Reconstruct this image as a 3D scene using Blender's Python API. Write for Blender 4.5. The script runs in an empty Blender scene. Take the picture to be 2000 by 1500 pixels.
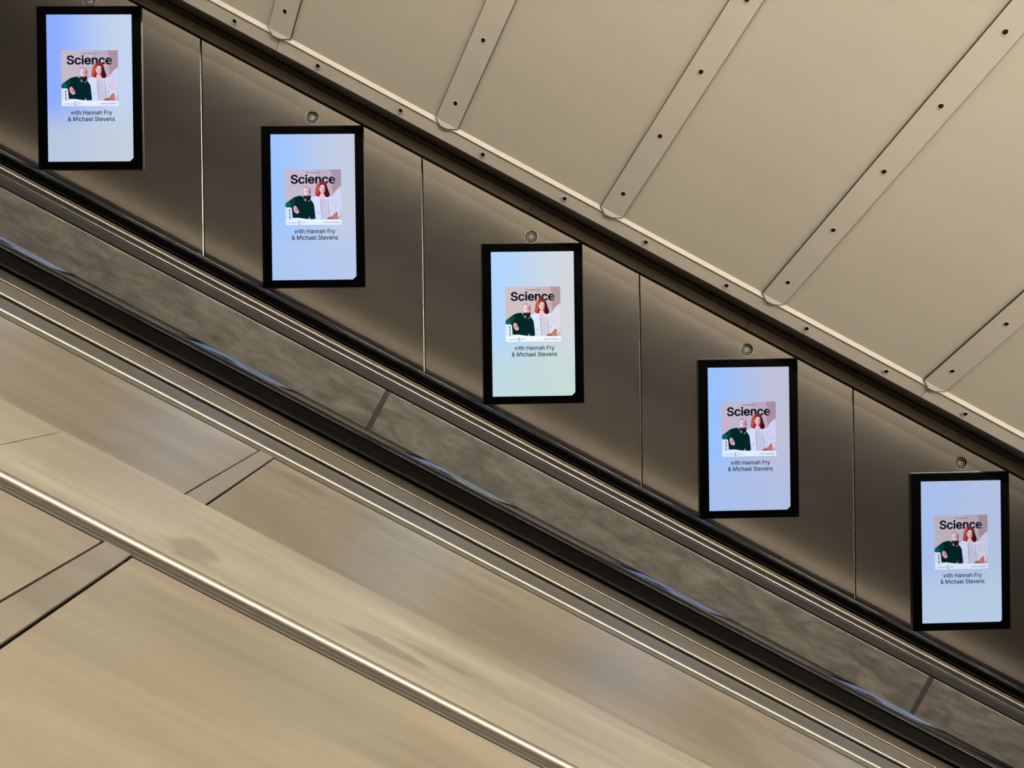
import bpy, bmesh, math, random
from mathutils import Vector, Matrix
random.seed(7)
scene = bpy.context.scene
COL = scene.collection

# ---------------------------------------------------------------- camera, world, lamps, exposure
RX, RY, RZ = -0.03558, 0.01278, -0.01117
cam_data = bpy.data.cameras.new('camera')
cam = bpy.data.objects.new('camera', cam_data); COL.objects.link(cam)
def rot(rx, ry, rz):
    return Matrix.Rotation(rz, 3, 'Z') @ Matrix.Rotation(rx, 3, 'X') @ Matrix.Rotation(ry, 3, 'Y')
M = rot(RX, RY, RZ)
right = M @ Vector((1, 0, 0)); fwd = M @ Vector((0, 1, 0)); up = M @ Vector((0, 0, 1))
cam.matrix_world = Matrix((
    (right.x, up.x, -fwd.x, -0.14384),
    (right.y, up.y, -fwd.y, -3.61643),
    (right.z, up.z, -fwd.z, -0.28476),
    (0, 0, 0, 1)))
cam_data.sensor_width = 36; cam_data.lens = 27.0
cam_data.shift_x = 0.05; cam_data.shift_y = -0.05
cam_data.clip_start = 0.02; cam_data.clip_end = 100
scene.camera = cam

world = bpy.data.worlds.new('world'); scene.world = world; world.use_nodes = True
world.node_tree.nodes['Background'].inputs[0].default_value = (1.0, .9, .78, 1)
world.node_tree.nodes['Background'].inputs[1].default_value = 0.02
vs = scene.view_settings
vs.view_transform = 'Standard'; vs.look = 'None'; vs.exposure = 0.0; vs.gamma = 1.0; vs.use_curve_mapping = False
TUBE_STRENGTH = 192.0          # fluorescent tubes along the crown of the vault
A = 0.500808                  # slope of the escalator shaft
ROT = (0, A, 0)

# ---------------------------------------------------------------- helpers
def lin(c):
    c = c / 255.0
    return c / 12.92 if c <= 0.04045 else ((c + 0.055) / 1.055) ** 2.4
def rgb(r, g, b): return (lin(r), lin(g), lin(b), 1)

def tag(o, label=None, cat=None, group=None, kind=None):
    if label: o['label'] = label
    if cat: o['category'] = cat
    if group: o['group'] = group
    if kind: o['kind'] = kind
    return o
def empty(name, loc=(0, 0, 0), r=(0, 0, 0), parent=None):
    o = bpy.data.objects.new(name, None); COL.objects.link(o)
    o.location = loc; o.rotation_euler = r; o.empty_display_size = .05
    if parent: o.parent = parent
    return o
def make(name, bm, mats, parent=None, loc=(0, 0, 0), r=(0, 0, 0), smooth=None):
    me = bpy.data.meshes.new(name)
    bmesh.ops.recalc_face_normals(bm, faces=bm.faces) if smooth != 'keep' else None
    bm.to_mesh(me); bm.free()
    for m in (mats if isinstance(mats, (list, tuple)) else [mats]): me.materials.append(m)
    if smooth is True: me.shade_smooth()
    elif isinstance(smooth, float):
        me.shade_smooth(); me.set_sharp_from_angle(angle=math.radians(smooth))
    o = bpy.data.objects.new(name, me); COL.objects.link(o)
    if parent: o.parent = parent
    o.location = loc; o.rotation_euler = r
    return o
def box(bm, x0, x1, y0, y1, z0, z1, mi=0, bev=0):
    t = bmesh.new()
    v = [t.verts.new(p) for p in ((x0,y0,z0),(x1,y0,z0),(x1,y1,z0),(x0,y1,z0),(x0,y0,z1),(x1,y0,z1),(x1,y1,z1),(x0,y1,z1))]
    for f in ((0,1,2,3),(4,5,6,7),(0,1,5,4),(1,2,6,5),(2,3,7,6),(3,0,4,7)): t.faces.new([v[i] for i in f]).material_index = mi
    merge(bm, t, bev)
def merge(bm, t, bev=0):
    bmesh.ops.recalc_face_normals(t, faces=t.faces)
    if bev: bmesh.ops.bevel(t, geom=list(t.edges), offset=bev, segments=2, affect='EDGES', profile=.6)
    me = bpy.data.meshes.new('tmp'); t.to_mesh(me); t.free(); bm.from_mesh(me); bpy.data.meshes.remove(me)
def prism(bm, pts, axis_fn, d0, d1, mi=0, bev=0):
    """closed outline pts (2-D) swept from d0 to d1; axis_fn(a, b, d) -> xyz"""
    t = bmesh.new()
    a = [t.verts.new(axis_fn(p[0], p[1], d0)) for p in pts]
    b = [t.verts.new(axis_fn(p[0], p[1], d1)) for p in pts]
    n = len(pts)
    t.faces.new(a).material_index = mi; t.faces.new(b[::-1]).material_index = mi
    for i in range(n): t.faces.new((a[i], a[(i+1) % n], b[(i+1) % n], b[i])).material_index = mi
    merge(bm, t, bev)
def extrude_s(bm, pts, s0, s1, mi=0, bev=0):    # outline in (y, v), swept along the slope
    prism(bm, pts, lambda y, v, s: (s, y, v), s0, s1, mi, bev)
def sheet_s(bm, pts, s0, s1, th, side, mi=0):   # open polyline of (y, v) given thickness, swept along the slope
    off = []
    for i, p in enumerate(pts):
        q0 = pts[max(i-1, 0)]; q1 = pts[min(i+1, len(pts)-1)]
        dy, dv = q1[0]-q0[0], q1[1]-q0[1]; L = math.hypot(dy, dv) or 1
        off.append((p[0] - side*dv/L*th, p[1] + side*dy/L*th))
    extrude_s(bm, list(pts) + off[::-1], s0, s1, mi)
def round_pts(cy, cv, a, b, n=28, ex=2.6, a0=0, a1=2*math.pi):
    out = []
    for i in range(n):
        t = a0 + (a1-a0)*i/(n if a1-a0 > 6.2 else n-1)
        c, s = math.cos(t), math.sin(t)
        out.append((cy + a*math.copysign(abs(c)**(2/ex), c), cv + b*math.copysign(abs(s)**(2/ex), s)))
    return out
def lathe(bm, prof, centre, axis, n=24):
    """prof: (radius, height along axis, material index of the band that follows)"""
    ax = Vector(axis).normalized(); u = ax.orthogonal().normalized(); w = ax.cross(u); c = Vector(centre)
    rings = []
    for r, h, m in prof:
        if r < 1e-6: rings.append([bm.verts.new(c + ax*h)])
        else: rings.append([bm.verts.new(c + ax*h + (u*math.cos(2*math.pi*i/n) + w*math.sin(2*math.pi*i/n))*r) for i in range(n)])
    for k in range(len(prof)-1):
        a, b = rings[k], rings[k+1]
        for i in range(n):
            j = (i+1) % n
            if len(b) == 1: f = bm.faces.new((a[i], a[j], b[0]))
            else: f = bm.faces.new((a[i], a[j], b[j], b[i]))
            f.material_index = prof[k][2]

# ---------------------------------------------------------------- materials
def mat(name):
    m = bpy.data.materials.new(name); m.use_nodes = True
    return m, m.node_tree.nodes, m.node_tree.links, m.node_tree.nodes['Principled BSDF']
def noise_node(N, L, scale, vec_scale, detail=4, rough=.6):
    tc = N.new('ShaderNodeTexCoord'); mp = N.new('ShaderNodeMapping'); mp.inputs['Scale'].default_value = vec_scale
    nz = N.new('ShaderNodeTexNoise'); nz.inputs['Scale'].default_value = scale
    nz.inputs['Detail'].default_value = detail; nz.inputs['Roughness'].default_value = rough
    L.new(tc.outputs['Object'], mp.inputs['Vector']); L.new(mp.outputs[0], nz.inputs['Vector'])
    return nz
def ramp(N, L, src, p0, c0, p1, c1):
    r = N.new('ShaderNodeValToRGB'); r.color_ramp.elements[0].position = p0; r.color_ramp.elements[1].position = p1
    r.color_ramp.elements[0].color = c0; r.color_ramp.elements[1].color = c1
    L.new(src, r.inputs[0]); return r
def g(v): return (v, v, v, 1)
def steel(name, c0, c1, r0, r1, streak=(1.2, 60, 60), scale=3, bump=.02, blotch=0.0, bscale=2.5, dark=.6):
    m, N, L, P = mat(name); P.inputs['Metallic'].default_value = 1
    nz = noise_node(N, L, scale, streak)
    cr = ramp(N, L, nz.outputs[0], .3, c0, .7, c1)
    rr = ramp(N, L, nz.outputs[0], .25, g(r0), .75, g(r1))
    if blotch:
        n2 = noise_node(N, L, bscale, (1, 1.6, 2.2), 7, .62)
        n2.inputs['Distortion'].default_value = 1.4
        b = ramp(N, L, n2.outputs[0], .38, g(1-blotch), .62, g(1))
        mx = N.new('ShaderNodeMix'); mx.data_type = 'RGBA'; mx.blend_type = 'MULTIPLY'; mx.inputs[0].default_value = 1
        L.new(cr.outputs[0], mx.inputs[6]); L.new(b.outputs[0], mx.inputs[7]); L.new(mx.outputs[2], P.inputs['Base Color'])
        ma = N.new('ShaderNodeMath'); ma.operation = 'MULTIPLY_ADD'
        L.new(n2.outputs[0], ma.inputs[0]); ma.inputs[1].default_value = blotch*.5; L.new(rr.outputs[0], ma.inputs[2])
        L.new(ma.outputs[0], P.inputs['Roughness'])
    else:
        L.new(cr.outputs[0], P.inputs['Base Color']); L.new(rr.outputs[0], P.inputs['Roughness'])
    if bump:
        bp = N.new('ShaderNodeBump'); bp.inputs['Strength'].default_value = bump; bp.inputs['Distance'].default_value = .002
        L.new(nz.outputs[0], bp.inputs['Height']); L.new(bp.outputs[0], P.inputs['Normal'])
    return m
def plain(name, col, rough, metal=0, spec=.5, var=.0, scale=6, vec=(1, 1, 1), coat=0):
    m, N, L, P = mat(name); P.inputs['Metallic'].default_value = metal; P.inputs['Roughness'].default_value = rough
    P.inputs['Specular IOR Level'].default_value = spec; P.inputs['Coat Weight'].default_value = coat
    nz = noise_node(N, L, scale, vec, 5, .6)
    d = tuple(c*(1-var) for c in col[:3]) + (1,)
    cr = ramp(N, L, nz.outputs[0], .32, d, .68, col); L.new(cr.outputs[0], P.inputs['Base Color'])
    return m

M_VAULT = plain('cream_vault_paint', rgb(190, 183, 168), .42, var=.04, scale=1.3)
M_STRIP = plain('cream_strip_paint', rgb(192, 185, 172), .38, var=.05, scale=2.5, vec=(1, 1, 3))
M_LIP = plain('lip_enamel_lit_tone', rgb(194, 187, 172), .36, var=.05, scale=3, vec=(1, 3, 3))  # lit brightness of the lip tuned into its own enamel colour
M_TRIM = plain('cream_trim_enamel', rgb(206, 198, 184), .36, var=.10, scale=3, vec=(1, 3, 3))
M_GASKET = plain('dark_joint_gasket', rgb(58, 48, 36), .8, var=.2)
M_BLACK = plain('black_void', rgb(14, 12, 10), .7)
M_BOLT = plain('dark_bolt_head', rgb(34, 28, 20), .45, metal=.6)
M_RIM = plain('painted_countersink', rgb(205, 197, 182), .35)
M_WALL = steel('brushed_wall_steel', rgb(220, 212, 206), rgb(225, 217, 210), .11, .14, streak=(1, 1, 30), scale=5, bump=0, blotch=.05, bscale=1.2)
def add_broad_lobe(m, fac, rough):
    # brushed sheet: a share of the surface scatters broadly
    N, L = m.node_tree.nodes, m.node_tree.links; P = N['Principled BSDF']; O = N['Material Output']
    Q = N.new('ShaderNodeBsdfPrincipled'); Q.inputs['Metallic'].default_value = 1; Q.inputs['Roughness'].default_value = rough
    L.new(P.inputs['Base Color'].links[0].from_socket, Q.inputs['Base Color'])
    mx = N.new('ShaderNodeMixShader'); mx.inputs[0].default_value = fac
    L.new(P.outputs[0], mx.inputs[1]); L.new(Q.outputs[0], mx.inputs[2]); L.new(mx.outputs[0], O.inputs['Surface'])
add_broad_lobe(M_WALL, .075, .36)
M_CAP = steel('cap_strip_steel', rgb(158, 147, 130), rgb(174, 162, 144), .36, .44)
M_COVE = plain('shaded_cove_metal', rgb(84, 76, 66), .55, metal=.7, var=.2, scale=2, vec=(1, 20, 20))  # dark base colour stands in for the shade inside the cove
M_LOCK = steel('lock_steel', rgb(215, 208, 196), rgb(228, 221, 208), .28, .34, bump=0)
M_LOCKD = plain('lock_recess_shade', rgb(16, 14, 11), .4, metal=.3)  # dark colour in the lock's recesses stands in for their shade
M_BEZEL = plain('black_glass_bezel', rgb(1, 1, 1), .3, spec=.06)
M_CASE = plain('black_screen_case', rgb(8, 8, 9), .4)
M_PANEL = steel('scuffed_balustrade_steel', rgb(168, 162, 153), rgb(190, 183, 173), .44, .54, streak=(2, 10, 10), scale=4, bump=.01, blotch=.28, bscale=6)
M_JOINT = steel('joint_strip_steel', rgb(128, 122, 116), rgb(136, 130, 123), .45, .5, bump=0)
M_GREY = steel('grey_satin_ledge', rgb(132, 129, 126), rgb(140, 136, 132), .42, .48, bump=0)
M_GUIDE = steel('polished_guide_steel', rgb(190, 182, 168), rgb(212, 204, 190), .2, .28, streak=(3, 80, 80), bump=.01)
M_BEAD = steel('polished_bead_steel', rgb(176, 169, 155), rgb(188, 181, 167), .36, .42, bump=0)
M_BRIGHT = steel('bright_bead_steel', rgb(244, 240, 232), rgb(250, 246, 238), .26, .30, bump=0)
M_DECK = steel('brushed_decking_steel', rgb(232, 222, 202), rgb(250, 240, 220), .33, .39, streak=(1.0, 12, 12), scale=3.2, bump=.006, blotch=.09, bscale=2.2)
M_PLATE = steel('brushed_upper_plate_steel', rgb(218, 208, 190), rgb(232, 222, 204), .33, .39, streak=(1.0, 12, 12), scale=3.2, bump=.006, blotch=.12, bscale=2.2)  # darker copy of the decking steel, standing in for its dark reflections
M_BAND = steel('worn_band_steel', rgb(236, 228, 210), rgb(252, 244, 226), .38, .46, streak=(1.0, 14, 14), scale=3, bump=.006, blotch=.09, bscale=2.6)
M_JSTRIP = steel('deck_joint_steel', rgb(208, 202, 190), rgb(222, 215, 202), .36, .44, streak=(1.0, 14, 14), bump=0)
M_LEDGE = steel('dark_ledge_steel', rgb(170, 163, 150), rgb(184, 176, 162), .34, .42, streak=(1, 30, 30), bump=.005)
M_STEP = plain('grooved_step_metal', rgb(60, 58, 55), .5, metal=.8, var=.4, scale=40, vec=(.1, 1, .1))
M_FLOOR = plain('dark_shaft_floor', rgb(36, 34, 31), .6)
M_OPP = plain('dark_reflected_surround', rgb(46, 42, 38), .5, var=.1)  # unseen surroundings made dark so the wall panels reflect dark
LEAN = -math.radians(2.1)      # the wall panels lean back slightly
LEAN_E = Matrix.Rotation(LEAN, 3, Vector((math.cos(A), 0, -math.sin(A)))).to_euler()

def stain(m, centre, half, strength, tone):
    N, L = m.node_tree.nodes, m.node_tree.links; P = N['Principled BSDF']
    src = P.inputs['Base Color'].links[0].from_socket
    tc = N.new('ShaderNodeTexCoord'); mp = N.new('ShaderNodeMapping'); mp.vector_type = 'TEXTURE'
    mp.inputs['Location'].default_value = centre; mp.inputs['Scale'].default_value = half
    L.new(tc.outputs['Object'], mp.inputs['Vector'])
    nz = N.new('ShaderNodeTexNoise'); nz.inputs['Scale'].default_value = 1.3; nz.inputs['Detail'].default_value = 5; L.new(mp.outputs[0], nz.inputs['Vector'])
    ln = N.new('ShaderNodeVectorMath'); ln.operation = 'LENGTH'; L.new(mp.outputs[0], ln.inputs[0])
    ad = N.new('ShaderNodeMath'); ad.operation = 'MULTIPLY_ADD'; L.new(nz.outputs[0], ad.inputs[0]); ad.inputs[1].default_value = 1.2; L.new(ln.outputs['Value'], ad.inputs[2])
    rp = N.new('ShaderNodeMapRange'); rp.interpolation_type = 'SMOOTHSTEP'; L.new(ad.outputs[0], rp.inputs[0])
    rp.inputs[1].default_value = 1.75; rp.inputs[2].default_value = 1.15; rp.inputs[3].default_value = 0; rp.inputs[4].default_value = strength
    mx = N.new('ShaderNodeMix'); mx.data_type = 'RGBA'; L.new(rp.outputs[0], mx.inputs[0]); L.new(src, mx.inputs[6]); mx.inputs[7].default_value = tone
    L.new(mx.outputs[2], P.inputs['Base Color'])
stain(M_BAND, (-.100, -.275, .25), (.030, .030, 1), .32, rgb(120, 108, 82))
stain(M_BAND, (.110, -.270, .25), (.055, .014, 1), .36, rgb(130, 120, 96))
stain(M_BAND, (.165, -.235, .25), (.050, .009, 1), .26, rgb(130, 120, 96))
stain(M_PLATE, (-.07, .205, .25), (.050, .030, 1), .22, rgb(120, 114, 98))

def rubber():
    m, N, L, P = mat('glossy_black_rubber')
    nz = noise_node(N, L, 4, (1.3, 90, 90), 6, .7)
    cr = ramp(N, L, nz.outputs[0], .35, rgb(4, 4, 4), .75, rgb(9, 8, 8)); L.new(cr.outputs[0], P.inputs['Base Color'])
    rr = ramp(N, L, nz.outputs[0], .35, g(.035), .75, g(.12)); L.new(rr.outputs[0], P.inputs['Roughness'])
    P.inputs['Specular IOR Level'].default_value = .2
    bp = N.new('ShaderNodeBump'); bp.inputs['Strength'].default_value = .02; bp.inputs['Distance'].default_value = .0003
    L.new(nz.outputs[0], bp.inputs['Height']); L.new(bp.outputs[0], P.inputs['Normal'])
    return m
M_RUBBER = rubber()

def emis(name, col, strength=1.0):
    m = bpy.data.materials.new(name); m.use_nodes = True; N = m.node_tree.nodes; N.clear()
    e = N.new('ShaderNodeEmission'); e.inputs[0].default_value = col; e.inputs[1].default_value = strength
    o = N.new('ShaderNodeOutputMaterial'); m.node_tree.links.new(e.outputs[0], o.inputs[0]); return m

# ---------------------------------------------------------------- the shaft (setting), all in the sloping frame (s, y, v)
S0, S1 = -9.5, 11.5
def arc_profile():
    t55 = math.radians(55)
    p = [(-.24, .375), (-.24 - 2.35*math.cos(t55), .375 + 2.35*math.sin(t55))]
    y, v = p[-1]; n = 10; R = (3.8 + y)/math.sin(t55)
    for i in range(1, n+1):
        a = t55*(1-i/n)
        p.append((-3.8 + R*math.sin(a), v + R*(math.cos(a)-math.cos(t55))))
    left = [(-7.6 - q[0], q[1]) for q in p[:-1]][::-1]
    return p + left
VP = arc_profile()
bm = bmesh.new(); sheet_s(bm, VP, S0, S1, .03, -1)
tag(make('ceiling', bm, M_VAULT, r=ROT), 'cream curved vault lining panels above the wall trim', 'ceiling', kind='structure')
# backing wall, far and opposite side
bm = bmesh.new(); extrude_s(bm, [(.030, -1.9), (.030, .60), (.06, .60), (.06, -1.9)], S0, S1)
tag(make('wall_back', bm, M_BLACK, r=ROT), 'dark backing wall behind the brushed metal panels', 'wall', kind='structure')
bm = bmesh.new(); extrude_s(bm, [(-7.36, -1.9), (-7.36, .40), (-7.42, .40), (-7.42, -1.9)], S0, S1)
sheet_s(bm, [(-7.34, .365), (-6.53, 1.525)], S0, S1, .01, 1)  # added cladding, out of view, keeps the bright vault out of panel reflections
tag(make('wall_front', bm, M_OPP, r=ROT), 'dark opposite side wall with added unseen cladding that darkens panel reflections', 'wall', kind='structure')
bm = bmesh.new(); extrude_s(bm, [(.06, -1.9), (-7.42, -1.9), (-7.42, -1.96), (.06, -1.96)], S0, S1)
tag(make('floor', bm, M_FLOOR, r=ROT), 'dark sloping floor of the escalator shaft', 'floor', kind='structure')
bm = bmesh.new(); box(bm, S1, S1+.05, -7.5, .1, -2, 3.2); box(bm, S0-.05, S0, -7.5, .1, -2, 3.2)  # ends kept dark so the wall panels mirror nothing bright
tag(make('wall_end', bm, M_OPP, r=ROT), 'dark end walls closing the unseen ends of the escalator shaft', 'wall', kind='structure')

# cap strip above the panels, in lengths with a fine seam between them
bm = bmesh.new()
cuts = [S0, -4.527, -3.364, -2.201, -1.038, .125, 1.288, 2.451, 3.614, 4.777, S1]
for a, b in zip(cuts[:-1], cuts[1:]):
    extrude_s(bm, [(-.001, .2345), (-.005, .2365), (-.005, .2415), (-.003, .2425), (-.003, .276), (.003, .279), (.011, .279), (.011, .2345)], a+.0012, b-.0012)
tag(make('trim_2', bm, M_CAP, r=ROT), 'thin brushed metal cap strip along the top of the wall panels', 'trim', kind='structure')
bm = bmesh.new()
extrude_s(bm, [(.011, .280), (.006, .280), (.006, .3035), (.011, .3035)], S0, S1)
sheet_s(bm, [(-.202, .3045), (-.004, .3075)], S0, S1, .003, 1)
tag(make('trim_3', bm, M_COVE, r=ROT), 'dark recessed cove between the vault trim and the wall', 'trim', kind='structure')

# bolt: parts are single meshes
def bolt_mesh(r=.0125):
    bm = bmesh.new()
    lathe(bm, [(r, 0, 0), (r*.92, .0018, 0), (r*.86, .0018, 0), (r*.74, .0006, 1), (r*.30, .0005, 1), (0, .0003, 1)], (0, 0, 0), (0, -1, 0), 20)
    bmesh.ops.recalc_face_normals(bm, faces=bm.faces)
    me = bpy.data.meshes.new('bolt'); bm.to_mesh(me); bm.free(); me.materials.append(M_RIM); me.materials.append(M_BOLT); me.shade_smooth()
    me.set_sharp_from_angle(angle=math.radians(40))
    return me
BOLT = bolt_mesh()
def bolt(parent, s, y, v, tilt):
    o = bpy.data.objects.new('bolt', BOLT); COL.objects.link(o); o.parent = parent
    o.location = (s, y, v); o.rotation_euler = (tilt, 0, 0); return o

# vault trim (flange) in long lengths
T_TILT = math.atan2(.036, .0485)
seg_edges = [-4.45, -1.192, 2.059, 5.31]
SEG_LABEL = ['cream enamelled trim length at the upper left end of the vault edge',
             'long cream enamelled trim length along the middle of the vault edge',
             'cream enamelled trim length at the lower right end of the vault edge']
for i in range(3):
    a, b = seg_edges[i]+.0012, seg_edges[i+1]-.0012
    root = empty('vault_trim', (0, 0, 0), ROT)
    mid = (a+b)/2
    root.location = Matrix.Rotation(A, 3, 'Y') @ Vector((mid, -.2, .3045))
    tag(root, SEG_LABEL[i], 'trim', 'vault edge trim lengths')
    bm = bmesh.new()
    pts = [(-.2365, .3535), (-.2010, .3050), (-.1985, .3050), (-.1985, .3080), (-.232, .3535)]
    pts = [(y+.2, v-.3045) for y, v in pts]
    extrude_s(bm, pts, a-mid, b-mid, bev=.0004)
    make('trim_face', bm, M_TRIM, root)
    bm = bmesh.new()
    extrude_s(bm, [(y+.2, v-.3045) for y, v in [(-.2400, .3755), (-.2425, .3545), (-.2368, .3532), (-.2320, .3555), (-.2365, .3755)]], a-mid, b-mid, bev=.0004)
    o = make('trim_lip', bm, M_LIP, root); o['label'] = 'lip along the top of the trim, toned for its lit brightness'
    k = -12
    while k < 14:
        s = .228 + .4075*k
        if a+.03 < s < b-.03 and -2.4 < s < 3.4:
            bolt(root, s-mid, -.2205+.2 - .0022, .3305-.3045-.0014, T_TILT)
        k += 1

# cover strips over the vault joints
c55, s55 = math.cos(math.radians(55)), math.sin(math.radians(55))
STRIP_S = [-2.015, -1.199, -.380, .436, 1.247, 2.068, 2.884]
STRIP_LABEL = {
    -1.199: 'short cream cover strip on the vault at the top left, one bolt in view',
    -.380: 'cream cover strip on the vault above the second screen, two bolts in view',
    .436: 'cream cover strip on the vault reaching the top edge right of centre, four bolts',
    1.247: 'longest cream cover strip on the vault, running to the top right corner, five bolts',
    2.068: 'cream cover strip on the vault at the right edge above the fourth screen',
    }
for s in STRIP_S:
    if s not in STRIP_LABEL: continue
    base = Vector((s, -.24, .375))
    root = empty('cover_strip', Matrix.Rotation(A, 3, 'Y') @ base, ROT)
    tag(root, STRIP_LABEL[s], 'cover strip', 'cover strips over the vault joints')
    def fn(a, t, d):
        d = d + max(0, -t)*.42
        return (a, -t*c55 - d*s55, t*s55 - d*c55)
    Lg = 2.3
    out = [(-.053, 0), (-.020, -.019), (.015, -.017), (.053, .001), (.053, Lg), (-.053, Lg)]
    bm = bmesh.new()
    # gently crowned strip: two facets either side of a centre line
    prism(bm, [(-.053, 0), (.053, 0), (.053, Lg), (-.053, Lg)], fn, .001, .0105, bev=.0008)
    prism(bm, [(-.053, .001), (-.020, -.019), (.015, -.017), (.053, .001)], fn, .001, .0105)
    make('strip_plate', bm, M_STRIP, root)
    bm = bmesh.new()
    gout = [(-.0552, 0.0), (-.021, -.0208), (.0155, -.0188), (.0545, .0005), (.0545, Lg), (-.0552, Lg)]
    prism(bm, [(-.0552, 0), (.0552, 0), (.0552, Lg), (-.0552, Lg)], fn, .0, .0078)
    prism(bm, [(-.0555, .0), (-.0215, -.0214), (.0160, -.0194), (.0555, .0)], fn, .0, .0101)
    make('gasket', bm, M_GASKET, root)
    for j in range(8):
        t = .099 + .2898*j if j == 0 else .099 + .2895*j
        if t > Lg-.02: break
        o = bolt(root, 0, 0, 0, 0)
        o.location = fn(.0, t, .0105)
        o.rotation_euler = (math.radians(35), 0, 0)
        # seat axis (0,-1,0) onto the strip's inward normal (0,-s55,-c55)

# ---------------------------------------------------------------- wall panels with their locks
TA = math.tan(A)
JX = [-2.314, -1.294, -.274, .746, 1.766, 2.786]
def zline(v, x): return (v - math.sin(A)*x)/math.cos(A)     # world z of a slope line v at world x
ORD = ['leftmost', 'second from the left', 'middle', 'fourth from the left', 'rightmost']
LOCKZ = [(-1.802, 1.146), (-.784, .602), (.234, .034), (1.256, -.512), (2.286, -1.069)]
for k in range(5):
    x0, x1 = JX[k]+.0032, JX[k+1]-.0032
    xc = (x0+x1)/2; zc = zline(-.2, xc)
    root = empty('wall_panel', (xc, 0, zc), LEAN_E)
    tag(root, ['brushed steel wall panel behind the highest screen at the left edge',
               'brushed steel wall panel behind the second highest screen',
               'brushed steel wall panel behind the middle screen',
               'brushed steel wall panel behind the second lowest screen',
               'brushed steel wall panel behind the lowest screen at the right edge'][k],
        'wall panel', 'steel wall panels under the vault')
    pts = [(x0-xc, zline(.2268, x0)-zc), (x1-xc, zline(.2268, x1)-zc), (x1-xc, zline(-.70, x1)-zc), (x0-xc, zline(-.70, x0)-zc)]
    lx, lz = LOCKZ[k]
    RH = .0285
    bm = bmesh.new()
    ho = []
    for d in (0, .010):
        vo = [bm.verts.new((p[0], d, p[1])) for p in pts]
        vc = [bm.verts.new((lx-xc+RH*math.cos(2*math.pi*i/32), d, lz-zc+RH*math.sin(2*math.pi*i/32))) for i in range(32)]
        ed = [bm.edges.new((vo[i], vo[(i+1) % 4])) for i in range(4)] + [bm.edges.new((vc[i], vc[(i+1) % 32])) for i in range(32)]
        bmesh.ops.triangle_fill(bm, use_beauty=True, use_dissolve=False, edges=ed)
        ho.append((vo, vc))
    for ring, n in ((0, 4), (1, 32)):
        for i in range(n): bm.faces.new((ho[0][ring][i], ho[0][ring][(i+1) % n], ho[1][ring][(i+1) % n], ho[1][ring][i]))
    make('panel_sheet', bm, M_WALL, root)
    # bright bead added as the highlight on the sheet's right-hand edge
    bm = bmesh.new(); zt, zb = zline(.2268, x1)-zc, zline(-.70, x1)-zc
    prism(bm, [(x1-xc-.0022, -.0002), (x1-xc-.0016, -.0018), (x1-xc-.0004, -.0022), (x1-xc+.0008, -.0014), (x1-xc+.0010, .009), (x1-xc-.0022, .0)], lambda a, b, d: (a, b, d), zt-.002, zb)
    o = make('edge_bead', bm, M_BRIGHT, root); o['label'] = 'thin added highlight edge along the panel joint'
    bm = bmesh.new()
    lathe(bm, [(.0318, 0, 0), (.0308, .0016, 0), (.0282, .0016, 1), (.0270, -.0050, 1), (.0225, -.0070, 0), (.0205, -.0015, 0), (.0185, -.0015, 1), (.0168, -.0065, 1), (.0135, -.0065, 0),
               (.0115, -.0020, 0), (.0078, -.0020, 1), (.0066, -.0065, 1), (0, -.0065, 1)], (0, 0, 0), (0, -1, 0), 32)
    lo = make('panel_lock', bm, [M_LOCK, M_LOCKD], root, loc=(lx-xc, 0, lz-zc), smooth=35.0)
    bm = bmesh.new(); lathe(bm, [(.0036, -.0065, 0), (.0036, -.0025, 0), (0, -.002, 0)], (0, -.0, 0), (0, -1, 0), 6)
    make('key_pin', bm, M_LOCK, lo)

# ---------------------------------------------------------------- screens
W, H = .4717, .7499
DL, DT, DW, DH = .0421, .0365, .3902, .6792
import os
try:
    FONT = bpy.data.fonts.load(os.path.join(bpy.utils.system_resource('DATAFILES'), 'fonts', 'Inter.woff2'))
except Exception:
    FONT = None
def text_mesh(body, size, bold=0, spacing=1.0):
    cu = bpy.data.curves.new('t', 'FONT'); cu.body = body
    if FONT: cu.font = FONT
    cu.body = body; cu.size = size; cu.space_character = spacing
    cu.resolution_u = 4
    o = bpy.data.objects.new('t', cu); COL.objects.link(o)
    dg = bpy.context.evaluated_depsgraph_get(); dg.update()
    me = bpy.data.meshes.new_from_object(o.evaluated_get(dg))
    bpy.data.objects.remove(o); bpy.data.curves.remove(cu)
    return me
def put_text(bm, body, x0, x1, zbase, ztop, y, mi, bold=0, spacing=1.0, ref=None):
    """text fitted between x0 and x1, capitals between zbase and ztop"""
    me = text_mesh(body, 1.0, bold, spacing)
    rf = text_mesh(ref or 'H', 1.0)
    cap = max(v.co.y for v in rf.vertices); bpy.data.meshes.remove(rf)
    xs = [v.co.x for v in me.vertices]; a, b = min(xs), max(xs)
    sx = (x1-x0)/(b-a); sz = (ztop-zbase)/cap
    k = bold
    for n_, (ox, oz) in enumerate([(0, 0)] if not bold else [(-k, 0), (k, 0), (0, k*.8), (0, -k*.8), (-k*.7, k*.6), (k*.7, k*.6), (-k*.7, -k*.6), (k*.7, -k*.6)]):
        t = bmesh.new(); t.from_mesh(me)
        for v in t.verts: v.co = Vector((x0 + (v.co.x-a+ox)*sx, y - n_*.00001, zbase + (v.co.y+oz)*sz))
        for f in t.faces: f.material_index = mi
        m2 = bpy.data.meshes.new('m'); t.to_mesh(m2); t.free(); bm.from_mesh(m2); bpy.data.meshes.remove(m2)
    bpy.data.meshes.remove(me)

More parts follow.
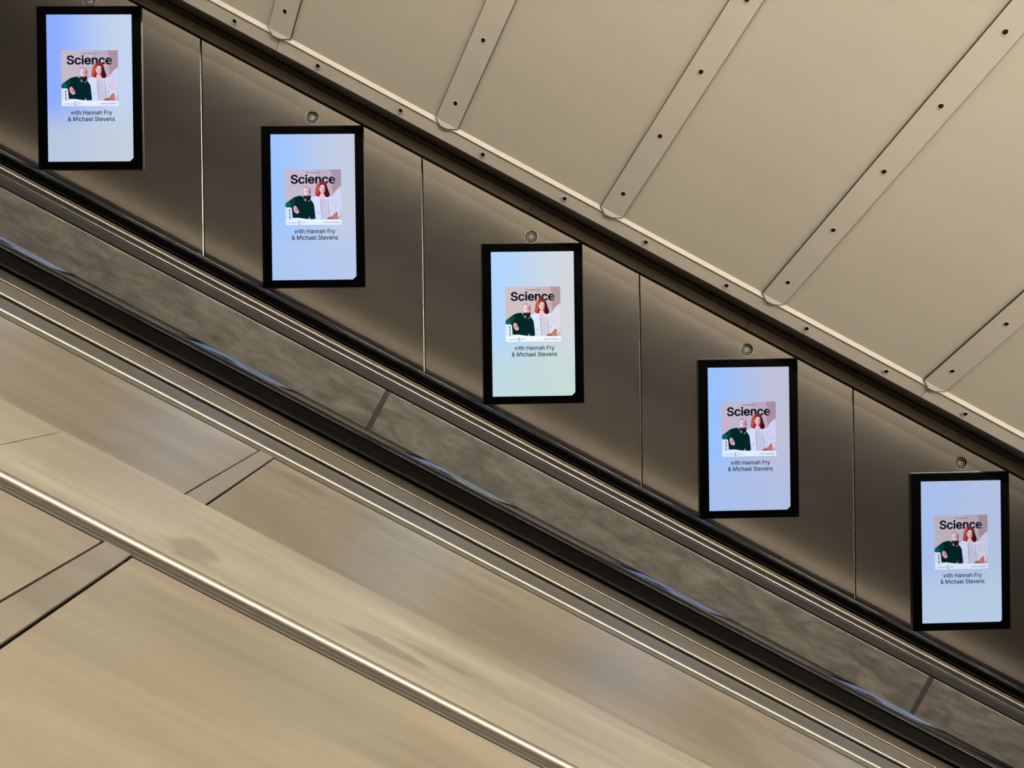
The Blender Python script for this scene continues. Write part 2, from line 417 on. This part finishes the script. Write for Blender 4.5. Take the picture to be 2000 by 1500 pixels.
# cover picture: flat artwork shown on the screen. Coordinates in the picture's own grid (0..1010, 0..985)
PX0, PX1, PZT, PZB = DL + .166*DW, DL + .832*DW, -DT - .243*DH, -DT - .622*DH
def PP(x, y):
    u = (x-145)/1010.0; w = (y + 25*u - 130)/985.0
    return (PX0 + (PX1-PX0)*min(max(u, 0), 1), PZT + (PZB-PZT)*min(max(w, 0), 1))
def ell(cx, cy, rx, ry, n=22, tilt=0):
    o = []
    for i in range(n):
        a = 2*math.pi*i/n; x, y = rx*math.cos(a), ry*math.sin(a)
        o.append((cx + x*math.cos(tilt)-y*math.sin(tilt), cy + x*math.sin(tilt)+y*math.cos(tilt)))
    return o
def smooth_poly(p, it=2):
    for _ in range(it):
        q = []
        for i in range(len(p)):
            a, b = p[i], p[(i+1) % len(p)]
            q += [(a[0]*.75+b[0]*.25, a[1]*.75+b[1]*.25), (a[0]*.25+b[0]*.75, a[1]*.25+b[1]*.75)]
        p = q
    return p
SHAPES = [  # colour, layer, outline
 ((206,190,192), 0, [(145,130),(1155,105),(1160,1090),(150,1115)]),
 ((196,178,180), 1, [(700,119),(1155,105),(1155,420),(1040,520),(980,600),(700,560)]),
 ((176,152,152), 2, [(960,110),(1155,105),(1155,395),(1085,450),(1010,540),(985,420),(1020,250)]),
 ((222,216,230), 2, smooth_poly([(620,600),(600,700),(700,1010),(1160,1010),(1160,400),(1090,455),(1035,515),(1000,590),(960,580),(760,590)], 1)),
 ((231,240,250), 3, [(148,800),(262,800),(262,1020),(148,1020)]),
 ((4,40,36), 4, smooth_poly([(145,728),(200,695),(250,655),(310,612),(370,594),(440,586),(475,610),(530,660),(590,650),(625,680),(662,735),(668,800),(672,850),(690,1006),(600,1006),(585,1004),(575,955),(560,985),(560,1003),(275,1000),(268,900),(262,830),(250,795),(145,806)],1)),
 ((12,98,78), 5, smooth_poly([(145,732),(215,700),(250,720),(246,792),(145,802)],1)),
 ((8,66,54), 5, smooth_poly([(215,700),(300,640),(330,660),(300,740),(262,780),(246,790),(240,740)],1)),
 ((228,172,176), 6, smooth_poly([(285,790),(318,762),(350,790),(372,830),(392,880),(375,900),(350,912),(322,895),(300,870),(288,830)],1)),
 ((190,120,128), 7, smooth_poly([(318,800),(345,815),(366,855),(350,870),(330,850)],1)),
 ((232,234,240), 5, smooth_poly([(452,560),(470,590),(480,625),(462,610),(448,585)],1)),
 ((214,170,164), 6, smooth_poly(ell(540,505,70,88),0)),
 ((240,214,216), 7, smooth_poly([(478,500),(485,445),(520,430),(540,470),(530,540),(545,580),(500,580),(478,545)],1)),
 ((150,110,104), 7, smooth_poly([(585,440),(607,480),(606,560),(590,570),(578,500)],1)),
 ((150,128,116), 8, smooth_poly([(478,440),(510,422),(560,420),(540,432),(500,440),(482,462)],1)),
 ((34,24,28), 8, smooth_poly([(464,556),(484,592),(520,590),(545,578),(582,586),(604,560),(606,625),(588,665),(555,680),(520,668),(484,640),(468,605)],1)),
 ((120,124,128), 9, smooth_poly([(478,640),(500,628),(530,650),(528,678),(500,688),(480,665)],1)),
 ((180,190,196), 9, ell(573,682,12,10,10)),
 ((70,42,42), 9, ell(520,513,13,6,10)), ((70,42,42), 9, ell(574,520,13,6,10)),
 ((176,96,100), 9, ell(552,597,16,6,10)),
 ((224,230,242), 5, smooth_poly([(612,640),(660,606),(722,588),(765,620),(785,700),(800,1008),(690,1008),(672,850),(664,735),(640,690)],1)),
 ((222,222,230), 5, smooth_poly([(875,610),(960,586),(1010,610),(1080,700),(1142,815),(1146,880),(1120,930),(1080,960),(960,1000),(905,1008),(860,800)],1)),
 ((208,206,216), 6, smooth_poly([(772,650),(800,664),(868,626),(905,740),(925,860),(925,1008),(795,1008),(780,820)],1)),
 ((170,168,180), 7, [(775,640),(788,660),(806,1008),(796,1008),(780,800)]),
 ((176,176,186), 7, [(905,640),(915,640),(940,850),(950,1000),(940,1000),(925,860)]),
 ((186,186,196), 7, [(960,640),(968,640),(1010,740),(1070,820),(1062,826),(1000,750)]),
 ((186,186,196), 7, [(1010,650),(1018,650),(1070,730),(1128,800),(1120,806),(1060,736)]),
 ((196,196,204), 7, [(960,760),(966,758),(1000,900),(985,940),(978,938),(990,900)]),
 ((196,124,104), 8, smooth_poly([(1045,868),(1070,862),(1096,895),(1060,940),(1040,975),(1104,992),(1104,1006),(878,1006),(900,968),(955,945),(1000,960),(1030,920)],1)),
 ((150,84,72), 9, smooth_poly([(900,985),(960,965),(1010,985),(960,1000)],1)),
 ((70,60,70), 9, ell(728,886,9,9,10)), ((110,104,112), 9, ell(1128,856,9,9,10)), ((110,104,112), 9, ell(970,850,8,8,10)),
 ((240,248,252), 9, [(148,1008),(1160,998),(1160,1090),(150,1115)]),
 ((240,248,252), 9, smooth_poly([(270,1010),(290,992),(360,980),(480,996),(600,1010),(600,1030),(270,1030)],1)),
 ((150,40,34), 12, smooth_poly([(745,352),(790,326),(850,332),(890,372),(908,430),(925,490),(950,550),(942,592),(905,612),(862,596),(836,560),(776,560),(760,600),(715,592),(680,562),(694,500),(700,430)],1)),
 ((206,88,58), 13, smooth_poly([(745,356),(775,344),(768,420),(748,500),(736,560),(706,570),(696,540),(704,440)],1)),
 ((72,16,24), 13, smooth_poly([(868,360),(895,390),(915,470),(945,548),(938,588),(905,606),(868,590),(862,520),(874,450)],1)),
 ((238,202,198), 14, smooth_poly([(775,560),(770,540),(842,540),(850,585),(862,610),(830,640),(796,668),(778,640),(765,600)],1)),
 ((240,206,202), 15, smooth_poly(ell(812,458,52,78),0)),
 ((196,140,132), 16, smooth_poly([(846,410),(864,450),(858,510),(838,530),(836,470)],1)),
 ((80,40,40), 17, ell(790,440,12,6,10)), ((80,40,40), 17, ell(838,440,11,6,10)), ((176,52,60), 17, ell(813,498,17,7,12)), ((206,150,142), 17, ell(816,470,7,10,10)),
 ((150,40,34), 16, smooth_poly([(770,372),(812,356),(850,372),(868,420),(840,392),(800,382),(778,410),(764,450),(760,400)],1)),
]
for i in range(9):   # dark scribble column at the lower left of the picture
    SHAPES.append(((64,54,66), 10, [(205+(i % 3)*9, 835+i*21), (232+(i % 2)*9, 838+i*21), (240-(i % 3)*7, 851+i*21), (212+(i % 2)*6, 853+i*21)]))
for i in range(4):
    SHAPES.append(((176,184,198), 10, [(155, 850+i*42), (200, 842+i*42), (200, 848+i*42), (155, 857+i*42)]))
for i in range(11): # the line of tiny print beside the round mark
    SHAPES.append(((140,150,160), 11, [(190+i*15, 1070-i*.3), (201+i*15, 1070-i*.3), (201+i*15, 1082-i*.3), (190+i*15, 1082-i*.3)]))
for i in range(5):
    SHAPES.append(((130,140,152), 11, [(440+i*15, 1054), (451+i*15, 1054), (451+i*15, 1062), (440+i*15, 1062)]))
    if i < 3: SHAPES.append(((130,140,152), 11, [(440+i*15, 1068), (451+i*15, 1068), (451+i*15, 1076), (440+i*15, 1076)]))

def build_picture(tint, y0):
    cols = []; bm = bmesh.new()
    for c, layer, pts in SHAPES:
        if c not in cols: cols.append(c)
        t = bmesh.new(); seen = []; 
        for p in pts:
            q = PP(*p)
            if not seen or (abs(seen[-1][0]-q[0])+abs(seen[-1][1]-q[1])) > 1e-7: seen.append(q)
        f = t.faces.new([t.verts.new((q[0], y0 - .0003 - layer*.00008, q[1])) for q in seen]); f.material_index = cols.index(c)
        bmesh.ops.triangulate(t, faces=[f])
        for f in t.faces:
            f.normal_update()
            if f.normal.y > 0: f.normal_flip()
        me = bpy.data.meshes.new('m'); t.to_mesh(me); t.free(); bm.from_mesh(me); bpy.data.meshes.remove(me)
    # round C-shaped mark
    cols.append((70,84,104)); mi = len(cols)-1
    ring = []
    for i in range(17):
        a = math.radians(40 + 280*i/16); ring.append(a)
    for i in range(16):
        q = []
        for r_, a in ((30, ring[i]), (20, ring[i]), (20, ring[i+1]), (30, ring[i+1])):
            X, Z = PP(400 + r_*math.cos(a), 1068 - r_*math.sin(a)); q.append(bm.verts.new((X, y0-.0013, Z)))
        bm.faces.new(q).material_index = mi
    cols.append((96,84,86)); mi2 = len(cols)-1
    X0, Zb = PP(838, 1064); X1, Zt = PP(1118, 1043)
    put_text(bm, 'GOALHANGER', X0, X1, Zb - .0008, Zt + .0006, y0-.0013, mi, 0.015)
    X0, Zb = PP(512, 192); X1, Zt = PP(778, 152)
    put_text(bm, 'The Rest Is', X0, X1, Zb, Zt, y0-.0006, mi2)
    mats = [emis('screen_colour', tuple(lin(v)*k for v, k in zip(c, tint))+(1,)) for c in cols]
    return bm, mats

SCR = [  # x of frame left, left colour, right colour, bottom colour, picture tint
 ((140,172,255), (196,212,238), (196,206,214), (.90,.92,1.10)),
 ((158,198,255), (196,204,226), (178,200,240), (.90,.95,1.16)),
 ((178,214,255), (208,216,222), (196,220,214), (1.0,1.02,1.06)),
 ((152,194,255), (190,192,216), (172,190,230), (.86,.90,1.12)),
 ((168,190,236), (178,192,226), (184,206,226), (.78,.82,.96)),
]
def display_mat(l, r, b):
    m = bpy.data.materials.new('backlit_display'); m.use_nodes = True; N = m.node_tree.nodes; L = m.node_tree.links; N.clear()
    tc = N.new('ShaderNodeTexCoord'); sp = N.new('ShaderNodeSeparateXYZ'); L.new(tc.outputs['Object'], sp.inputs[0])
    mr = N.new('ShaderNodeMapRange'); mr.interpolation_type = 'SMOOTHSTEP'; L.new(sp.outputs[0], mr.inputs[0])
    mr.inputs[1].default_value = DL; mr.inputs[2].default_value = DL+DW*.9
    m1 = N.new('ShaderNodeMix'); m1.data_type = 'RGBA'; L.new(mr.outputs[0], m1.inputs[0]); m1.inputs[6].default_value = rgb(*l); m1.inputs[7].default_value = rgb(*r)
    mz = N.new('ShaderNodeMapRange'); mz.interpolation_type = 'SMOOTHSTEP'; L.new(sp.outputs[2], mz.inputs[0])
    mz.inputs[1].default_value = -DT-DH*.55; mz.inputs[2].default_value = -DT-DH*.85; mz.inputs[4].default_value = .75
    m2 = N.new('ShaderNodeMix'); m2.data_type = 'RGBA'; L.new(mz.outputs[0], m2.inputs[0]); L.new(m1.outputs[2], m2.inputs[6]); m2.inputs[7].default_value = rgb(*b)
    e = N.new('ShaderNodeEmission'); L.new(m2.outputs[2], e.inputs[0]); o = N.new('ShaderNodeOutputMaterial'); L.new(e.outputs[0], o.inputs[0])
    return m
FF = -.012   # front of the bezel
SCREEN_LABEL = [
 'black framed advertising screen at the upper left, highest of the five in the row',
 'black framed advertising screen second from the left, between the highest and the middle one',
 'black framed advertising screen at the middle of the row, brightest and palest picture',
 'black framed advertising screen fourth from the left, just left of the lowest one',
 'black framed advertising screen at the lower right, lowest of the five in the row']
for k in range(5):
    x0 = (k-2)*1.02; z0 = -x0*.54735
    root = empty('advertising_screen', (x0, .2*math.tan(-LEAN), z0), LEAN_E)
    tag(root, SCREEN_LABEL[k], 'screen', 'advertising screens along the wall')
    bm = bmesh.new()
    L_, R_, T_, B_ = DL, DL+DW, -DT, -DT-DH
    y0, y1 = FF, -.0005
    prism(bm, [(0,0),(W,0),(R_,T_),(L_,T_)], lambda a,b,d:(a,d,b), y0, y1)
    prism(bm, [(W,0),(W,-H),(R_,B_),(R_,T_)], lambda a,b,d:(a,d,b), y0, y1)
    prism(bm, [(W,-H),(0,-H),(L_,B_),(R_,B_)], lambda a,b,d:(a,d,b), y0, y1)
    prism(bm, [(0,-H),(0,0),(L_,T_),(L_,B_)], lambda a,b,d:(a,d,b), y0, y1)
    c = .016 if k < 4 else .009
    prism(bm, [(R_,B_),(R_,B_+c),(R_-c,B_)], lambda a,b,d:(a,d,b), y0+.0003, y1)
    make('screen_frame', bm, M_BEZEL, root)
    bm = bmesh.new()   # slim case rim standing behind the glass, wider by 2 mm
    for q in ([(-.003,.003),(W+.003,.003),(W,-.001),(0,-.001)], [(W+.003,.003),(W+.003,-H-.003),(W,-H),(W,0)],
              [(W+.003,-H-.003),(-.003,-H-.003),(0,-H),(W,-H)], [(-.003,-H-.003),(-.003,.003),(0,0),(0,-H)]):
        prism(bm, q, lambda a,b,d:(a,d,b), FF+.004, -.0005)
    make('case_rim', bm, M_CASE, root)
    l, r, b, tint = SCR[k]
    bm = bmesh.new(); yd = FF+.0035
    box(bm, L_, R_, yd, -.001, B_, T_)
    disp = make('display', bm, display_mat(l, r, b), root)
    bm, mats = build_picture(tint, yd)
    make('cover_picture', bm, mats, disp, smooth='keep')
    dark = emis('screen_text', tuple(lin(v) for v in (16,18,24))+(1,))
    bm = bmesh.new()
    X0, Zb = PP(254, 372); X1, Zt = PP(1042, 205)
    put_text(bm, 'Science', X0, X1, Zb, Zt, yd-.0004, 0, .028)
    make('title_text', bm, dark, disp, smooth='keep')
    bm = bmesh.new()
    put_text(bm, 'with Hannah Fry', L_+.272*DW, L_+.752*DW, T_-.680*DH, T_-.652*DH, yd-.0006, 0, .014)
    put_text(bm, '& Michael Stevens', L_+.239*DW, L_+.785*DW, T_-.7245*DH, T_-.6955*DH, yd-.0006, 0, .014)
    make('caption_text', bm, emis('screen_text', tuple(lin(v) for v in (30,36,44))+(1,)), disp, smooth='keep')

# ---------------------------------------------------------------- escalator beyond the near handrail
def local(s, y, v): return Matrix.Rotation(A, 3, 'Y') @ Vector((s, y, v))
E0, E1 = -9.0, 11.0
esc = empty('escalator', local(0, -1.05, -1.5), ROT)
tag(esc, 'escalator with scuffed steel balustrade and black handrails running below the screens', 'escalator')
oy, ov = 1.05, 1.5
def sh(pts): return [(y+oy, v+ov) for y, v in pts]
bm = bmesh.new(); extrude_s(bm, sh(round_pts(-.25, -.659, .044, .0235, 56, 4.5)), E0, E1)
o = make('handrail', bm, M_RUBBER, esc, smooth=50.0); o['label'] = 'far black rubber handrail against the wall'
bm = bmesh.new(); extrude_s(bm, sh(round_pts(-1.862, -.6885, .046, .0245, 56, 5.0)), E0, E1)
o = make('handrail', bm, M_RUBBER, esc, smooth=50.0); o['label'] = 'near glossy black rubber handrail reflecting the screens'
# far rail guide: dark neck, convex light moulding, groove, bright bead, grey ledge
bm = bmesh.new(); extrude_s(bm, sh([(-.232,-.682),(-.266,-.682),(-.272,-.687),(-.276,-.692),(-.274,-.6945),(-.274,-.745),(-.232,-.745)]), E0, E1)
make('rail_neck', bm, M_LEDGE, esc)
bm = bmesh.new(); extrude_s(bm, sh([(-.2745,-.6960)] + [(-.278-.014*math.sin(math.pi*(.15+.75*i/10)), -.6965-.0185*i/10) for i in range(11)] + [(-.2745,-.7155)]), E0, E1)
make('rail_guide', bm, M_BEAD, esc, smooth=50.0)
bm = bmesh.new(); extrude_s(bm, sh([(-.2745,-.7175),(-.284,-.7180),(-.285,-.7190),(-.285,-.7215),(-.284,-.7225),(-.2745,-.7225)]), E0, E1)
make('guide_groove', bm, M_GREY, esc)
bm = bmesh.new(); extrude_s(bm, sh(round_pts(-.292, -.7290, .0065, .0052, 20, 2)), E0, E1)
make('bright_bead', bm, M_BRIGHT, esc, smooth=True)
bm = bmesh.new(); extrude_s(bm, sh([(-.280,-.7350),(-.2925,-.7355),(-.2935,-.7370),(-.2935,-.7680),(-.2920,-.7695),(-.280,-.7695)]), E0, E1)
make('balustrade_ledge', bm, M_GREY, esc)
bm = bmesh.new(); extrude_s(bm, sh([(-.235,-.725),(-.2850,-.725),(-.2850,-1.47),(-.235,-1.47)]), E0, E1)
make('panel_backing', bm, M_GASKET, esc)
jy = [-8.22, -5.50, -2.78, -.060, 2.660, 5.38, 8.10]
ED = [E0] + jy + [E1]
for a, b in zip(ED[:-1], ED[1:]):
    a2, b2 = a+.0120, b-.0120
    bm = bmesh.new(); extrude_s(bm, sh([(-.2852,-.7770),(-.2930,-.7775),(-.2945,-.7795),(-.297,-1.40),(-.2852,-1.40)]), a2, b2, bev=.0008)
    make('balustrade_panel', bm, M_PANEL, esc)
for j in jy:
    bm = bmesh.new(); extrude_s(bm, sh([(-.2852,-.7775),(-.2925,-.7780),(-.2950,-1.40),(-.2852,-1.40)]), j-.0115, j+.0115)
    make('joint_strip', bm, M_JOINT, esc)
# far decking between handrail and wall
bm = bmesh.new(); extrude_s(bm, sh([(-.022,-.715),(-.232,-.700),(-.232,-.745),(-.022,-.745)]), E0, E1)
make('far_deck', bm, M_LEDGE, esc)
# skirting and steps
bm = bmesh.new(); extrude_s(bm, sh([(-.286,-1.401),(-.300,-1.405),(-.302,-1.62),(-.286,-1.62)]), E0, E1)
extrude_s(bm, sh([(-1.850,-1.40),(-1.815,-1.405),(-1.807,-1.62),(-1.850,-1.62)]), E0, E1)
make('skirting', bm, M_LEDGE, esc)
bm = bmesh.new(); extrude_s(bm, sh([(-1.845,-.712),(-1.826,-.712),(-1.826,-.735),(-1.818,-.745),(-1.818,-1.40),(-1.850,-1.40)]), E0, E1)
make('near_balustrade', bm, M_PANEL, esc)
bm = bmesh.new()
P_ = .40; ca, sa = math.cos(A), math.sin(A)
k = 0; x = E0 + .1
while x < E1 - .6:
    # tread + riser in the sloping frame (world-horizontal tread, world-vertical riser)
    dx = (P_*ca, P_*sa)          # along a horizontal tread in (s, v)
    h = P_*math.tan(A); dr = (h*sa, -h*ca)
    p = [(x, -1.60), (x+dx[0], -1.60+dx[1]), (x+dx[0]+dr[0], -1.60+dx[1]+dr[1]), (x+dx[0]+dr[0], -1.63+dx[1]+dr[1]), (x, -1.63)]
    prism(bm, p, lambda a_, b_, d: (a_, d+oy, b_+ov), -.305, -1.80)
    x += dx[0]+dr[0]
make('steps', bm, M_STEP, esc)

# ---------------------------------------------------------------- decking between the two escalators (close to the camera)
DK0, DKV, DKT = -1.93, -.713, .07
def dv(y): return DKV + DKT*(DK0 - y)
dk = empty('escalator_decking', local(0, -2.6, -.9), ROT)
tag(dk, 'broad brushed steel decking with raised beads in front of the near black handrail', 'decking')
ody, odv = 2.6, .9
def dsh(pts): return [(y+ody, v+odv) for y, v in pts]
def slab(name, ya, yb, m, th=.004, lift=0, s0=E0, s1=E1, bev=.0006):
    bm = bmesh.new(); extrude_s(bm, dsh([(ya, dv(ya)+lift), (yb, dv(yb)+lift), (yb, dv(yb)+lift-th), (ya, dv(ya)+lift-th)]), s0, s1, bev=bev)
    return make(name, bm, m, dk)
def bead(name, y, r, m, lift=0, h=None):
    bm = bmesh.new(); extrude_s(bm, dsh(round_pts(y, dv(y)+lift, r, h or r, 20, 2.2)), E0, E1)
    return make(name, bm, m, dk, smooth=50.0)
bm = bmesh.new(); extrude_s(bm, dsh([(-1.86, dv(-1.86)-.012), (-3.40, dv(-3.40)-.012), (-3.40, dv(-3.40)-.06), (-1.86, dv(-1.86)-.06)]), E0, E1)
make('deck_base', bm, M_BLACK, dk)
slab('handrail_ledge', -1.862, -2.014, M_LEDGE, lift=-.001)
bead('fine_bead', -2.0155, .0013, M_BEAD, lift=-.001)
slab('inner_ledge', -2.0170, -2.1625, M_LEDGE, lift=-.003)
bead('narrow_bead', -2.1665, .0034, M_BEAD, lift=.0005)
slab('middle_ledge', -2.1745, -2.2935, M_GREY, lift=-.003)
bead('double_bead', -2.2995, .0048, M_BEAD, lift=.000)
slab('bead_skirt', -2.3045, -2.3240, M_GREY, lift=-.001)
# wide plates, butted at the cover strip
JS = -.1475
for a, b in ((E0, JS-.0150), (JS+.0150, E1)):
    slab('deck_plate', -2.331, -2.738, M_PLATE, s0=a, s1=b, lift=-.001, bev=.0012)
    slab('deck_plate', -2.952, -3.40, M_DECK, s0=a, s1=b, lift=-.001, bev=.0012)
slab('joint_strip', -2.329, -2.738, M_JSTRIP, s0=JS-.0125, s1=JS+.0125, lift=.0002, bev=.0010)
slab('joint_strip', -2.950, -3.40, M_JSTRIP, s0=JS-.0125, s1=JS+.0125, lift=.0002, bev=.0010)
for a, b in ((E0, -.3170), (-.3155, E1)):
    slab('edge_band', -2.733, -2.9235, M_BAND, lift=.0012, bev=.0008, s0=a, s1=b)
bead('edge_bead', -2.9305, .0062, M_BEAD, lift=-.001)
slab('bead_skirt', -2.9365, -2.9450, M_GREY, lift=-.003)

# ---------------------------------------------------------------- neighbouring escalator under the camera (outside the frame, closes the shaft)
own = empty('escalator', local(0, -4.3, -1.5), ROT)
tag(own, 'escalator on the near side that the picture is taken from', 'escalator')
bm = bmesh.new(); extrude_s(bm, [(y+4.3, v+1.5) for y, v in [(-3.412, -.560), (-3.50, -.560), (-3.53, -.610), (-3.53, -1.7), (-3.50, -1.7), (-3.50, -.68), (-3.412, -.68)]], E0, E1)
extrude_s(bm, [(y+4.3, v+1.5) for y, v in [(-5.10, -.62), (-5.13, -.62), (-5.13, -1.7), (-5.10, -1.7)]], E0, E1)
make('balustrade', bm, M_OPP, own)
for hy in (-3.452, -5.13):
    bm = bmesh.new(); extrude_s(bm, [(y+4.3, v+1.5) for y, v in round_pts(hy, -.535, .046, .028, 40, 4)], E0, E1)
    make('handrail', bm, M_RUBBER, own, smooth=50.0)
bm = bmesh.new(); extrude_s(bm, [(y+4.3, v+1.5) for y, v in [(-3.54, -1.62), (-5.09, -1.62), (-5.09, -1.65), (-3.54, -1.65)]], E0, E1)
make('steps', bm, M_STEP, own)
bm = bmesh.new(); extrude_s(bm, [(y+4.3, v+1.5) for y, v in [(-5.14, -.62), (-7.35, -.62), (-7.35, -.68), (-5.14, -.68)]], E0, E1)
make('far_deck', bm, M_OPP, own)

# ---------------------------------------------------------------- lamps on the crown of the vault
M_TUBE = emis('lit_fluorescent_tube', (1.0, .945, .85, 1), TUBE_STRENGTH)
M_HOUSING = plain('white_lamp_housing', rgb(210, 205, 195), .5)
for i, s in enumerate([-5.1, -2.9, -1.0, .9, 2.8, 4.7, 6.6]):
    root = empty('tube_lamp', local(s, -3.8, 2.62), ROT)
    tag(root, 'fluorescent tube lamp hanging under the crown of the vault', 'lamp', 'tube lamps along the vault crown')
    bm = bmesh.new(); prism(bm, round_pts(0, 0, .024, .024, 14, 2), lambda a, b, d: (d, a, b), -.86, .86)
    make('tube', bm, M_TUBE, root, smooth=50.0)
    bm = bmesh.new(); box(bm, -.88, .88, -.02, .02, .035, .065, bev=.004)
    make('lamp_housing', bm, M_HOUSING, root)
